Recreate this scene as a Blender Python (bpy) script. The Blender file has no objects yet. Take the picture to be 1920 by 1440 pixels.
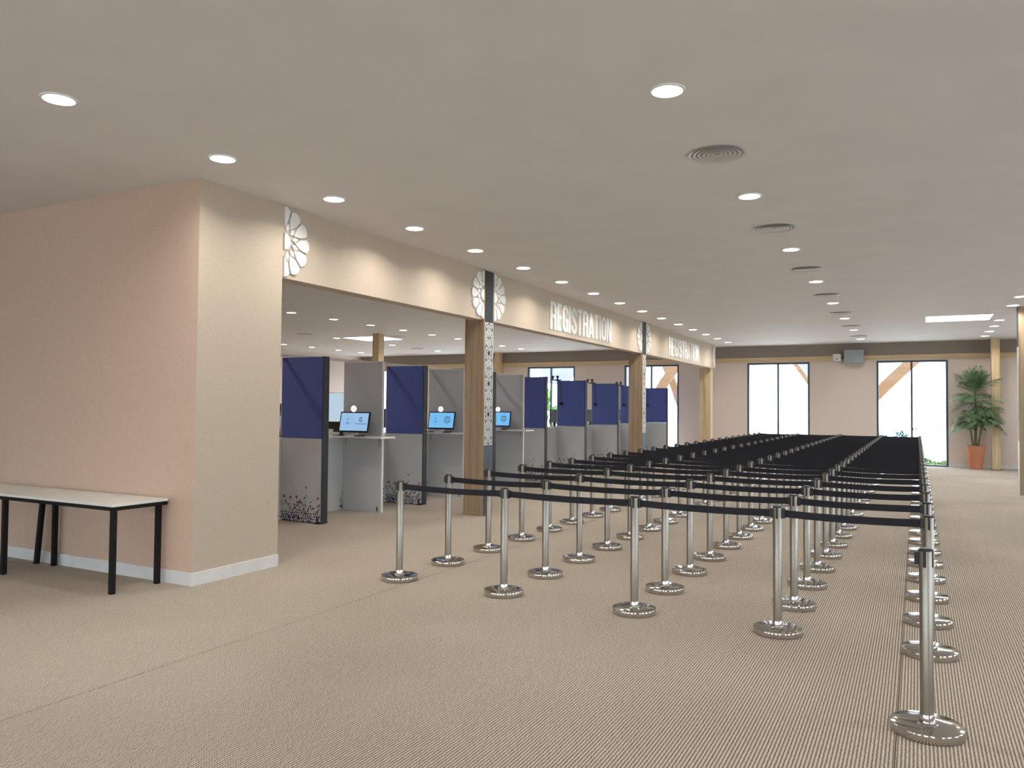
import bpy, bmesh, math, random
from mathutils import Vector, Matrix
rnd = random.Random(7)
PI = math.pi
sc = bpy.context.scene
COL = sc.collection

# ------------------------------------------------------------------ camera, world, exposure
CAM_H = 1.6
pitch, yaw, roll = math.radians(1.725), math.radians(27.48), math.radians(0.504)
fw = Vector((-math.sin(yaw)*math.cos(pitch), math.cos(yaw)*math.cos(pitch), math.sin(pitch)))
r0 = Vector((math.cos(yaw), math.sin(yaw), 0)); u0 = r0.cross(fw)
rt = r0*math.cos(roll) + u0*math.sin(roll); up = -r0*math.sin(roll) + u0*math.cos(roll)
cam = bpy.data.cameras.new('camera'); camo = bpy.data.objects.new('camera', cam); COL.objects.link(camo)
M = Matrix((rt, up, -fw)).transposed().to_4x4(); M.translation = Vector((0, 0, CAM_H)); camo.matrix_world = M
cam.sensor_width = 36.0; cam.lens = 36.0*1460/1920; cam.clip_start = .05; cam.clip_end = 500
sc.camera = camo
w = bpy.data.worlds.new('daylight'); sc.world = w; w.use_nodes = True
bg = w.node_tree.nodes['Background']; bg.inputs[0].default_value = (.88, .94, 1.0, 1); bg.inputs[1].default_value = 7.0
sc.view_settings.view_transform = 'Standard'; sc.view_settings.look = 'None'
sc.view_settings.exposure = 0.10; sc.view_settings.gamma = 1.0; sc.view_settings.use_curve_mapping = False
sc.cycles.use_light_tree = False
LAMP = 13.0          # radiant power of every recessed downlight (W)
sc.cycles.max_bounces = 6; sc.cycles.diffuse_bounces = 4; sc.cycles.glossy_bounces = 3; sc.cycles.transparent_max_bounces = 8
sc.cycles.transmission_bounces = 2; sc.cycles.adaptive_threshold = .03

# ------------------------------------------------------------------ materials
def nodes(name):
    m = bpy.data.materials.new(name); m.use_nodes = True
    nt = m.node_tree; return m, nt, nt.nodes['Principled BSDF']
def tc(nt, scale=(1, 1, 1)):
    t = nt.nodes.new('ShaderNodeTexCoord'); mp = nt.nodes.new('ShaderNodeMapping'); mp.inputs['Scale'].default_value = scale
    nt.links.new(t.outputs['Object'], mp.inputs[0]); return mp.outputs[0]
def noise(nt, vec, scale, detail=3, rough=.5):
    n = nt.nodes.new('ShaderNodeTexNoise'); n.inputs['Scale'].default_value = scale; n.inputs['Detail'].default_value = detail
    n.inputs['Roughness'].default_value = rough; nt.links.new(vec, n.inputs['Vector']); return n.outputs['Fac']
def ramp(nt, fac, c0, c1, p0=0., p1=1.):
    r = nt.nodes.new('ShaderNodeValToRGB'); e = r.color_ramp.elements
    e[0].position = p0; e[1].position = p1; e[0].color = (*c0, 1); e[1].color = (*c1, 1)
    nt.links.new(fac, r.inputs[0]); return r.outputs[0]
def bump(nt, b, h, strength, dist=.002):
    n = nt.nodes.new('ShaderNodeBump'); n.inputs['Strength'].default_value = strength; n.inputs['Distance'].default_value = dist
    nt.links.new(h, n.inputs['Height']); nt.links.new(n.outputs[0], b.inputs['Normal'])
def mat(name, col, rough=.6, metal=0., var=.06, scale=6., bumps=None, stretch=(1, 1, 1), spec=.5):
    m, nt, b = nodes(name)
    v = tc(nt, stretch); f = noise(nt, v, scale, 1)
    lo = tuple(max(0, c*(1-var)) for c in col); hi = tuple(min(1, c*(1+var)) for c in col)
    nt.links.new(ramp(nt, f, lo, hi, .3, .7), b.inputs['Base Color'])
    b.inputs['Roughness'].default_value = rough; b.inputs['Metallic'].default_value = metal
    b.inputs['Specular IOR Level'].default_value = spec
    if bumps: bump(nt, b, noise(nt, v, bumps[0], 0), bumps[1], bumps[2] if len(bumps) > 2 else .002)
    return m
def wood(name, c0, c1, axis=2, rough=.55):
    m, nt, b = nodes(name)
    s = [14, 14, 14]; s[axis] = .7
    v = tc(nt, s); f = noise(nt, v, 1.6, 6, .62)
    nt.links.new(ramp(nt, f, c0, c1, .34, .68), b.inputs['Base Color']); b.inputs['Roughness'].default_value = rough
    bump(nt, b, f, .15); return m
def emit(name, col, strength):
    m = bpy.data.materials.new(name); m.use_nodes = True; nt = m.node_tree
    nt.nodes.remove(nt.nodes['Principled BSDF']); e = nt.nodes.new('ShaderNodeEmission')
    e.inputs[0].default_value = (*col, 1); e.inputs[1].default_value = strength
    nt.links.new(e.outputs[0], nt.nodes['Material Output'].inputs[0]); return m
def mth(nt, op, a, b=None):
    n = nt.nodes.new('ShaderNodeMath'); n.operation = op
    for i, x in enumerate((a, b)):
        if x is None: continue
        if isinstance(x, (int, float)): n.inputs[i].default_value = x
        else: nt.links.new(x, n.inputs[i])
    return n.outputs[0]
def carpet_mat():
    m, nt, b = nodes('woven_carpet')
    t = nt.nodes.new('ShaderNodeTexCoord'); sx = nt.nodes.new('ShaderNodeSeparateXYZ'); nt.links.new(t.outputs['Object'], sx.inputs[0])
    jig = noise(nt, tc(nt), 60, 0)
    P = .0168
    xx = mth(nt, 'ADD', mth(nt, 'DIVIDE', sx.outputs[0], P), mth(nt, 'MULTIPLY', jig, .35))
    rib = mth(nt, 'ADD', mth(nt, 'MULTIPLY', mth(nt, 'SINE', mth(nt, 'MULTIPLY', xx, 2*PI)), .5), .5)
    col_i = mth(nt, 'FLOOR', mth(nt, 'MULTIPLY', xx, 2))
    yy = mth(nt, 'ADD', mth(nt, 'MULTIPLY', mth(nt, 'DIVIDE', sx.outputs[1], .0145), 2*PI), mth(nt, 'MULTIPLY', col_i, PI))
    weft = mth(nt, 'ADD', mth(nt, 'MULTIPLY', mth(nt, 'SINE', yy), .5), .5)
    h = mth(nt, 'ADD', mth(nt, 'MULTIPLY', rib, .72), mth(nt, 'MULTIPLY', weft, .30))
    grain = noise(nt, tc(nt), 230, 0)
    h2 = mth(nt, 'ADD', h, mth(nt, 'MULTIPLY', mth(nt, 'SUBTRACT', grain, .5), .45))
    c = ramp(nt, h2, (.098, .079, .061), (.68, .592, .490), .06, .72)
    big = noise(nt, tc(nt), .55, 1)
    mx = nt.nodes.new('ShaderNodeMix'); mx.data_type = 'RGBA'; mx.blend_type = 'MULTIPLY'; mx.inputs[0].default_value = 1
    nt.links.new(c, mx.inputs[6]); nt.links.new(ramp(nt, big, (.88, .87, .86), (1, 1, 1), .35, .65), mx.inputs[7])
    nt.links.new(mx.outputs[2], b.inputs['Base Color']); b.inputs['Roughness'].default_value = .95; b.inputs['Specular IOR Level'].default_value = .15
    bump(nt, b, h2, .7, .004); return m
def glass_mat():
    m = bpy.data.materials.new('window_glass'); m.use_nodes = True; nt = m.node_tree
    nt.nodes.remove(nt.nodes['Principled BSDF'])
    a = nt.nodes.new('ShaderNodeBsdfTransparent'); a.inputs[0].default_value = (.93, .97, 1, 1)
    g = nt.nodes.new('ShaderNodeBsdfGlossy'); g.inputs['Roughness'].default_value = .02
    mx = nt.nodes.new('ShaderNodeMixShader'); mx.inputs[0].default_value = .07
    nt.links.new(a.outputs[0], mx.inputs[1]); nt.links.new(g.outputs[0], mx.inputs[2])
    nt.links.new(mx.outputs[0], nt.nodes['Material Output'].inputs[0]); return m

m_carpet = carpet_mat()
m_gap = mat('carpet_seam_dark', (.06, .045, .035), .9)
m_ceil = mat('ceiling_paint', (.765, .735, .715), .75, var=.02, scale=2)
m_wall = mat('beige_wallpaper', (.54, .452, .355), .85, var=.03, scale=40, bumps=(500, .25), stretch=(1, 1, 1))
m_wallp = mat('beige_wallpaper_pink_cast', (.63, .455, .345), .85, var=.03, scale=40, bumps=(500, .25))  # same wallpaper as the beige, with the light's pink cast put into the colour
m_wallb = mat('taupe_wall_fabric', (.74, .63, .56), .85, var=.03, scale=40)
m_band = mat('dark_taupe_frieze', (.30, .255, .225), .85, var=.03, scale=40)
m_base = mat('white_skirting', (.72, .72, .70), .4, var=.03)
m_oak = wood('oak_cladding', (.27, .19, .115), (.41, .30, .19))
m_pine = wood('pine_timber', (.56, .41, .23), (.75, .58, .36))
m_pinex = wood('pine_timber_rail', (.56, .41, .23), (.75, .58, .36), axis=0)
m_white = mat('white_laminate', (.78, .77, .73), .4, var=.02)
m_letter = mat('white_acrylic', (.80, .79, .76), .45, var=.02)
m_slate = mat('slate_blue_laminate', (.070, .085, .115), .45, var=.04)
m_dark = mat('charcoal_laminate', (.018, .022, .029), .5, var=.08, scale=3)
m_blue = mat('royal_blue_fabric', (.088, .122, .385), .8, var=.06, scale=90, bumps=(700, .15))
m_grey = mat('grey_panel_fabric', (.56, .57, .58), .8, var=.03, scale=90)
m_edgew = mat('white_panel_edge', (.78, .78, .76), .4, var=.02)
m_steel = mat('brushed_steel', (.355, .318, .27), .33, 1, var=.01, scale=3)
m_chrome = mat('polished_chrome', (.56, .535, .50), .09, 1, var=.02)
m_black = mat('black_plastic', (.012, .012, .014), .4, var=.1)
m_belt = mat('black_belt_webbing', (.010, .011, .018), .8, var=.15, scale=60)
m_blackm = mat('black_powder_coat', (.008, .006, .006), .6, var=.1, spec=.25)
m_vent = mat('painted_metal_grey', (.66, .65, .63), .35, .2, var=.03)
m_ventd = mat('vent_throat_grey', (.34, .34, .33), .7)
m_rim = mat('light_rim_white', (.82, .82, .82), .4, var=.02)
m_lamp = emit('downlight_diffuser', (1.0, .97, .93), 8.0)
m_panel = emit('skylight_diffuser', (.86, .95, 1.0), 6.0)
m_ring = emit('ring_light_glow', (.9, .97, 1.0), 4.0)
m_scr1 = emit('screen_pale_blue', (.32, .52, .78), .95)
m_scr2 = emit('screen_sky_blue', (.19, .50, .86), .95)
m_ink = emit('screen_ink_blue', (.03, .10, .22), .7)
m_ink2 = emit('screen_ink_teal', (.10, .30, .48), .8)
m_tv = emit('display_pale_glow', (.62, .78, .92), .75)
m_frame = mat('dark_window_frame', (.06, .085, .125), .4, var=.05)
m_glass = glass_mat()
m_terra = mat('terracotta', (.52, .20, .105), .7, var=.08, scale=4)
m_soil = mat('potting_soil', (.05, .035, .022), .95, var=.3, scale=40)
m_leaf = mat('palm_leaf', (.125, .215, .10), .5, var=.35, scale=3)
m_stem = mat('palm_stem', (.13, .12, .05), .7, var=.3, scale=12)
m_greyb = mat('grey_metal_box', (.33, .36, .39), .45, var=.04)
m_skin = mat('skin', (.30, .17, .11), .55, var=.05)
m_hair = mat('dark_hair', (.035, .018, .014), .6, var=.2, scale=30)
m_shirt = mat('pale_grey_shirt', (.42, .42, .46), .85)
m_trou = mat('black_trousers', (.014, .014, .016), .9)
m_ground = mat('pale_paving', (.80, .78, .75), .9, var=.03, scale=1)
m_hedge = mat('outdoor_foliage', (.10, .20, .05), .8, var=.4, scale=5)
m_teal = mat('teal_shrub', (.03, .085, .095), .8, var=.3, scale=2)
m_canopy = mat('lavender_canopy_cloth', (.135, .135, .19), .8, var=.05, scale=1)
m_glulam = wood('glulam_orange', (.15, .075, .03), (.20, .11, .05), axis=0)
m_outw = mat('exterior_render', (.62, .60, .58), .9)
m_stick = mat('pink_grey_film', (.45, .33, .36), .6)
m_o = mat('print_orange', (.40, .19, .07), .6); m_r = mat('print_maroon', (.22, .03, .03), .6)
m_k = mat('print_black', (.022, .022, .035), .6); m_g = mat('print_grey_green', (.13, .15, .13), .6); m_b = mat('print_blue', (.04, .06, .30), .6)

# ------------------------------------------------------------------ mesh helpers
class MB:
    def __init__(s): s.v = []; s.f = []; s.mi = []; s.cur = 0
    def add(s, vs, fs):
        n = len(s.v); s.v += [tuple(x) for x in vs]; s.f += [tuple(i+n for i in f) for f in fs]; s.mi += [s.cur]*len(fs); return s
    def box(s, x0, x1, y0, y1, z0, z1):
        return s.add([(x0, y0, z0), (x1, y0, z0), (x1, y1, z0), (x0, y1, z0), (x0, y0, z1), (x1, y0, z1), (x1, y1, z1), (x0, y1, z1)],
                     [(3, 2, 1, 0), (4, 5, 6, 7), (0, 1, 5, 4), (1, 2, 6, 5), (2, 3, 7, 6), (3, 0, 4, 7)])
    def hexa(s, bot, top):
        return s.add(list(bot)+list(top), [(3, 2, 1, 0), (4, 5, 6, 7), (0, 1, 5, 4), (1, 2, 6, 5), (2, 3, 7, 6), (3, 0, 4, 7)])
    def lathe(s, prof, n=24, c=(0, 0, 0), cap=True):
        k = len(prof); vs = []
        for r, z in prof:
            for i in range(n): a = 2*PI*i/n; vs.append((c[0]+r*math.cos(a), c[1]+r*math.sin(a), c[2]+z))
        fs = [(j*n+i, j*n+(i+1) % n, (j+1)*n+(i+1) % n, (j+1)*n+i) for j in range(k-1) for i in range(n)]
        if cap:
            fs.append(tuple(range(n-1, -1, -1))); fs.append(tuple((k-1)*n+i for i in range(n)))
        return s.add(vs, fs)
    def tube(s, pts, rad, n=8, flat=None):
        pts = [Vector(p) for p in pts]; vs = []
        rr = rad if isinstance(rad, (list, tuple)) else [rad]*len(pts)
        for i, p in enumerate(pts):
            d = (pts[min(i+1, len(pts)-1)]-pts[max(i-1, 0)]).normalized()
            a = d.cross(Vector((0, 0, 1)));
            if a.length < 1e-3: a = Vector((1, 0, 0))
            a.normalize(); b = a.cross(d)
            fa, fb = flat if flat else (1, 1)
            for k in range(n):
                t = 2*PI*(k+.5)/n; vs.append(p+a*math.cos(t)*rr[i]*fa+b*math.sin(t)*rr[i]*fb)
        fs = [(i*n+k, i*n+(k+1) % n, (i+1)*n+(k+1) % n, (i+1)*n+k) for i in range(len(pts)-1) for k in range(n)]
        fs.append(tuple(range(n-1, -1, -1))); fs.append(tuple((len(pts)-1)*n+k for k in range(n)))
        return s.add(vs, fs)
    def prism(s, poly, fn):
        """poly: 2D points (counter-clockwise); fn(u, v, t) -> 3D, t 0 back, 1 front"""
        n = len(poly)
        vs = [fn(u, v, 0) for u, v in poly]+[fn(u, v, 1) for u, v in poly]
        fs = [tuple(range(n-1, -1, -1)), tuple(range(n, 2*n))]+[(i, (i+1) % n, n+(i+1) % n, n+i) for i in range(n)]
        return s.add(vs, fs)
    def blob(s, c, r, sq=(1, 1, 1), seg=10, rng=None, amp=.0):
        rings = seg//2+1; vs = []; fs = []
        for i in range(rings+1):
            ph = PI*i/rings
            for k in range(seg):
                a = 2*PI*k/seg; q = r*(1+(rng.uniform(-amp, amp) if rng else 0))
                vs.append((c[0]+q*sq[0]*math.sin(ph)*math.cos(a), c[1]+q*sq[1]*math.sin(ph)*math.sin(a), c[2]+q*sq[2]*math.cos(ph)))
        for i in range(rings):
            for k in range(seg): fs.append((i*seg+k, (i+1)*seg+k, (i+1)*seg+(k+1) % seg, i*seg+(k+1) % seg))
        return s.add(vs, fs)
    def mesh(s, name, mats, bev=0, smooth=None):
        me = bpy.data.meshes.new(name); me.from_pydata(s.v, [], s.f)
        mats = mats if isinstance(mats, (list, tuple)) else [mats]
        for m in mats: me.materials.append(m)
        me.polygons.foreach_set('material_index', s.mi)
        bm = bmesh.new(); bm.from_mesh(me)
        bmesh.ops.recalc_face_normals(bm, faces=bm.faces)
        if bev: bmesh.ops.bevel(bm, geom=list(bm.edges), offset=bev, segments=2, affect='EDGES', clamp_overlap=True, profile=.5)
        bm.to_mesh(me); bm.free(); me.update()
        if smooth: me.shade_smooth(); me.set_sharp_from_angle(angle=math.radians(smooth))
        return me
    def build(s, name, mats, parent=None, bev=0, smooth=None):
        return link(name, s.mesh(name, mats, bev, smooth), parent)
def link(name, data, parent=None, loc=None, rot=None):
    o = bpy.data.objects.new(name, data); COL.objects.link(o)
    if parent: o.parent = parent
    if loc: o.location = loc
    if rot: o.rotation_euler = rot
    return o
def tag(o, label, cat, group=None):
    o['label'] = label; o['category'] = cat
    if group: o['group'] = group
    return o
def thing(name, label, cat, loc=(0, 0, 0), rz=0, group=None):
    o = bpy.data.objects.new(name, None); COL.objects.link(o); o.location = loc; o.rotation_euler = (0, 0, rz); o.empty_display_size = .1
    return tag(o, label, cat, group)
def struct(o): o['kind'] = 'structure'; return o
def semp(name, loc=(0, 0, 0)):
    o = bpy.data.objects.new(name, None); COL.objects.link(o); o.location = loc; return struct(o)
def dup(root, loc, label=None, rz=None):
    c = root.copy(); COL.objects.link(c); c.location = loc
    if rz is not None: c.rotation_euler = (0, 0, rz)
    if label: c['label'] = label
    for ch in list(root.children):
        d = ch.copy(); COL.objects.link(d); d.parent = c
        for g in list(ch.children):
            e = g.copy(); COL.objects.link(e); e.parent = d
    return c
W1 = ['', 'first', 'second', 'third', 'fourth', 'fifth', 'sixth', 'seventh', 'eighth', 'ninth', 'tenth', 'eleventh', 'twelfth', 'thirteenth', 'fourteenth', 'fifteenth', 'sixteenth', 'seventeenth', 'eighteenth', 'nineteenth', 'twentieth']
def ordn(n): return W1[n] if n <= 20 else 'twenty-'+W1[n-20]

# ------------------------------------------------------------------ the room
CZ = 3.63; FAR = 25.7; XL = -20.4; XR = 7.5; YB = -6.0; BX = -5.68; BZ = 2.89
WY0, WY1 = 4.84, 5.87
fl = struct(MB().box(XL-.2, XR+.2, YB-.2, FAR+.3, -.12, -.008).build('floor', m_gap))
xs = [XL, -16.1, -12.1, -8.1, -4.1, -.1, 3.9, XR]
for a, b in zip(xs, xs[1:]):
    MB().box(a+.0022, b-.0022, YB, FAR, -.008, 0).build('carpet_sheet', m_carpet, fl)
struct(MB().box(XL-.2, XR+.2, YB-.2, FAR+.3, CZ, CZ+.15).build('ceiling', m_ceil))
struct(MB().box(XL, BX, WY0, WY1, 0, CZ).build('wall_left', [m_wallp, m_wall]))
wl = bpy.data.objects['wall_left'].data
for p in wl.polygons:
    if abs(p.normal.y) < .5: p.material_index = 1
struct(MB().box(XL, BX+.015, WY0-.015, WY0, 0, .115).build('baseboard_left', m_base, bev=.002))
struct(MB().box(BX, BX+.015, WY0, WY1, 0, .115).build('baseboard_left_return', m_base, bev=.002))
struct(MB().box(BX-.20, BX, WY1, 24.83, BZ, CZ).build('wall_bulkhead', m_wall))
struct(MB().box(XL-.2, XL, WY1, FAR+.2, 0, CZ).build('wall_far_left', m_wallb))
struct(MB().box(XL-.2, XL, YB, WY0, 0, CZ).build('wall_near_left', m_wall))
# back wall with full-height openings
WIN = [(-20.25, -18.7), (-16.77, -14.9), (-12.72, -10.84), (-8.98, -7.07), (-4.84, -2.95), (-1.07, .80), (3.6, 5.5)]
WT = 3.09
bw = MB(); x = XL
for a, b in WIN:
    bw.box(x, a, FAR, FAR+.2, 0, CZ); bw.box(a, b, FAR, FAR+.2, WT, CZ); x = b
bw.box(x, XR+.2, FAR, FAR+.2, 0, CZ)
struct(bw.build('wall_back', m_wallb))
bb = MB(); x = XL
for a, b in WIN: bb.box(x, a, FAR-.015, FAR, 0, .1); x = b
bb.box(x, XR, FAR-.015, FAR, 0, .1)
struct(bb.build('baseboard_back', m_base))
struct(MB().box(XL, XR, FAR-.06, FAR, 3.125, 3.255).build('trim_1', m_pinex))
struct(MB().box(XL, XR, FAR-.02, FAR, 3.255, CZ).build('trim_2', m_band))
def glazing(name, a, b, rz, loc, door=False):
    e = semp(name, loc); e.rotation_euler = (0, 0, rz)
    hw = (b-a)/2; t = .058; d = .05
    f = MB()
    f.box(-hw, -hw+t, -d, d, 0, WT).box(hw-t, hw, -d, d, 0, WT).box(-hw+t, hw-t, -d, d, WT-t, WT).box(-hw+t, hw-t, -d, d, 0, .04)
    f.build('frame', m_frame, e)
    MB().box(-.028, .028, -d*.8, d*.8, .04, WT-t).build('mullion', m_frame, e)
    for s0, s1 in ((-hw+t, -.028), (.028, hw-t)):
        MB().box(s0, s1, -.004, .004, .04, WT-t).build('pane', m_glass, e)
    if door:
        for k in range(16):
            uu = -.28+k*.062
            if k in (3, 4): continue
            q = MB(); h = rnd.uniform(.02, .06); ww = rnd.uniform(.008, .026); sl = rnd.uniform(-.02, .02); z = 1.08+rnd.uniform(-.02, .02)
            q.hexa([(uu, -.007, z-h), (uu+ww, -.007, z-h), (uu+ww, -.0045, z-h), (uu, -.0045, z-h)], [(uu+sl, -.007, z+h), (uu+ww+sl, -.007, z+h), (uu+ww+sl, -.0045, z+h), (uu+sl, -.0045, z+h)])
            q.build('glass_sticker', m_stick, e)
nw = 0
for i, (a, b) in enumerate(WIN):
    if i != 5: nw += 1
    glazing('door_1' if i == 5 else 'window_%d' % nw, a, b, 0, ((a+b)/2, FAR+.06, 0), i == 5)
# unseen windows added on the right wall and behind the camera for fill daylight
FILL_WIN_FRONT = [(-17.0, -15.1), (-13.0, -11.1), (-9.2, -7.3), (-5.4, -3.5), (-1.6, .3), (2.2, 4.1)]
FILL_WIN_RIGHT = [(-3.6, -1.7), (.2, 2.1), (4.0, 5.9), (7.8, 9.7), (11.6, 13.5), (15.4, 17.3), (19.2, 21.1)]
g = MB(); x = XL-.2
for a, b in FILL_WIN_FRONT: g.box(x, a, YB-.2, YB, 0, CZ); g.box(a, b, YB-.2, YB, WT, CZ); x = b
g.box(x, XR+.2, YB-.2, YB, 0, CZ); struct(g.build('wall_front', m_wall))
g = MB(); x = YB
for a, b in FILL_WIN_RIGHT: g.box(XR, XR+.2, x, a, 0, CZ); g.box(XR, XR+.2, a, b, WT, CZ); x = b
g.box(XR, XR+.2, x, FAR+.2, 0, CZ); struct(g.build('wall_right', m_wall))
for a, b in FILL_WIN_FRONT: nw += 1; glazing('window_%d' % nw, a, b, PI, ((a+b)/2, YB-.06, 0))
for a, b in FILL_WIN_RIGHT: nw += 1; glazing('window_%d' % nw, a, b, -PI/2, (XR+.06, (a+b)/2, 0))

# timber posts
def post(label, x0, x1, y0, y1, z1=CZ, z0=0):
    t = thing('timber_post', label, 'post', ((x0+x1)/2, (y0+y1)/2, z0)); a = (x1-x0)/2; b = (y1-y0)/2
    MB().box(-a, a, -b, b, 0, z1-z0).build('shaft', m_pine, t, bev=.006)
    MB().box(-a-.02, a+.02, -b-.006, b+.006, 0, .012).build('base_plate', m_blackm, t); return t
post('pine post standing before the back wall behind the potted palm', 1.83, 2.03, 25.12, 25.42)
post('freestanding pine post behind the first grey booth partition', -13.52, -13.30, 17.5, 17.75)
post('pine post against the back wall behind the third kiosk screen', -13.97, -13.74, FAR-.30, FAR-.08)
t = post('pine post under the far end of the registration bulkhead', -6.10, -5.74, 24.55, 24.83, BZ)
MB().hexa([(.10, -.175, .0), (.15, -.175, .0), (.15, -.14, .0), (.10, -.14, .0)], [(-.03, -.175, BZ), (.02, -.175, BZ), (.02, -.14, BZ), (-.03, -.14, BZ)]).build('slanted_batten', m_pine, t)

# ------------------------------------------------------------------ pierced screen, rosettes, columns
def lattice_mesh(wd, ht):
    """pierced girih screen lying in the local YZ plane, front towards +X"""
    mb = MB(); bars = []
    cell = wd*2.05; n = max(1, round(ht/cell)); cell = ht/n; th = .0085
    def seg(a, b):
        bars.append((a, b))
    def clip(a, b, z0, z1):
        pts = []
        x0, y0 = a; dx, dy = b[0]-a[0], b[1]-a[1]; t0, t1 = 0., 1.
        for p, q in ((-dx, x0+wd/2), (dx, wd/2-x0), (-dy, y0-z0), (dy, z1-y0)):
            if abs(p) < 1e-9:
                if q < 0: return
            else:
                r = q/p
                if p < 0: t0 = max(t0, r)
                else: t1 = min(t1, r)
        if t1-t0 > .02: seg((x0+t0*dx, y0+t0*dy), (x0+t1*dx, y0+t1*dy))
    for k in range(n):
        z0 = k*cell; zc = z0+cell/2
        R = wd*.5; r = wd*.16
        P = [(R*math.cos(2*PI*i/12), zc+R*math.sin(2*PI*i/12)) for i in range(12)]
        for i in range(12):
            clip(P[i], P[(i+4) % 12], z0, z0+cell); clip(P[i], P[(i+1) % 12], z0, z0+cell)
            a = 2*PI*(i+.5)/12
            clip((r*math.cos(a), zc+r*math.sin(a)), (R*1.5*math.cos(a), zc+R*1.5*math.sin(a)), z0, z0+cell)
        for e in (z0, z0+cell):
            R2 = wd*.46
            for i in range(8):
                a = (R2*math.cos(2*PI*i/8), e+R2*math.sin(2*PI*i/8)); b = (R2*math.cos(2*PI*(i+3)/8), e+R2*math.sin(2*PI*(i+3)/8))
                clip(a, b, z0, z0+cell)
        clip((-wd/2, z0), (wd/2, z0+cell), z0, z0+cell); clip((wd/2, z0), (-wd/2, z0+cell), z0, z0+cell)
    for a, b in bars:
        d = Vector((b[0]-a[0], b[1]-a[1])); L = d.length
        if L < .004: continue
        nrm = Vector((-d.y, d.x))/L*th/2
        q = [(a[0]-nrm.x, a[1]-nrm.y), (b[0]-nrm.x, b[1]-nrm.y), (b[0]+nrm.x, b[1]+nrm.y), (a[0]+nrm.x, a[1]+nrm.y)]
        mb.prism(q, lambda u, v, t: (t*.006, u, v))
    for u in (-wd/2, wd/2-.008): mb.box(0, .007, u, u+.008, 0, ht)
    mb.box(0, .007, -wd/2, wd/2, 0, .008).box(0, .007, -wd/2, wd/2, ht-.008, ht)
    return mb
def column(label, x0, x1, y0, y1, face=1, flush=True, screen=(1.04, 2.86)):
    t = thing('column', label, 'column', ((x0+x1)/2, (y0+y1)/2, 0)); a = (x1-x0)/2; b = (y1-y0)/2
    top = CZ
    MB().box(-a, a, -b, b, 0, top).build('oak_casing', m_oak, t, bev=.003)
    wd = 2*b-.05; s = face; fx = a*s
    def slab(n, m, z0, z1, d=.006): MB().box(min(fx, fx+s*d), max(fx, fx+s*d), -wd/2, wd/2, z0, z1).build(n, m, t)
    slab('dark_top_strip', m_dark, screen[1], top-.002); slab('screen_backing', m_dark, screen[0], screen[1], .003)
    slab('slate_foot_strip', m_slate if s > 0 else m_white, 0, screen[0])
    lat = lattice_mesh(wd, screen[1]-screen[0]).build('pierced_screen', m_letter, t); lat.location = (fx+s*.003, 0, screen[0])
    if s < 0: lat.rotation_euler = (0, 0, PI)
    return t
column('oak-clad column with white pierced screen nearest the camera, beside the second kiosk', -5.99, -5.665, 9.98, 10.27)
column('oak-clad column with white pierced screen between the two registration signs', -5.99, -5.665, 17.44, 17.73)
column('oak-clad column cut off by the right edge of the picture', 1.75, 2.05, 17.8, 18.1, face=-1)

RO = .355
pet = [(.42, 0), (.64, -.142), (.90, -.201), (.985, -.10), (1.0, 0), (.985, .10), (.90, .201), (.64, .142)]
pet_h = [(.42, 0), (1.0, 0), (.985, .10), (.90, .201), (.64, .142)]
pet_h2 = [(.42, 0), (.64, -.142), (.90, -.201), (.985, -.10), (1.0, 0)]
kite = [(.30, 0), (.42, -.075), (.57, 0), (.42, .075)]
hub = [(0, -.24), (.15, -.19), (.27, 0), (.15, .19), (0, .24)]
fnp = lambda u, v, t: (t*.022, u*RO, v*RO)
me_pet, me_ph, me_ph2, me_kite, me_hub = [MB().prism(p, fnp).mesh(n, m_letter) for p, n in ((pet, 'petal'), (pet_h, 'half_petal'), (pet_h2, 'half_petal'), (kite, 'kite_inlay'), (hub, 'half_star'))]
def half_rosette(label, y, side):
    t = thing('half_rosette', label, 'rosette', (BX+.001, y, (BZ+CZ)/2), group='white half rosettes on the bulkhead')
    rot = 0 if side > 0 else PI
    for k in range(-2, 3): link('petal', me_pet, t, rot=(rot+k*PI/6, 0, 0))
    for k in range(6): link('kite_inlay', me_kite, t, rot=(rot+(k-2.5)*PI/6, 0, 0))
    link('half_star', me_hub, t, rot=(rot, 0, 0))
    link('half_petal', me_ph2, t, rot=(rot+PI/2, 0, 0)); link('half_petal', me_ph, t, rot=(rot-PI/2, 0, 0))
half_rosette('white half rosette where the bulkhead meets the pink wall corner', WY1+.005, 1)
half_rosette('white half rosette on the near side of the nearest oak column', 9.965, -1)
half_rosette('white half rosette on the far side of the nearest oak column', 10.285, 1)
half_rosette('white half rosette on the near side of the middle oak column', 17.425, -1)
half_rosette('white half rosette on the far side of the middle oak column', 17.745, 1)
half_rosette('white half rosette at the far end of the bulkhead', 24.825, -1)

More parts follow.
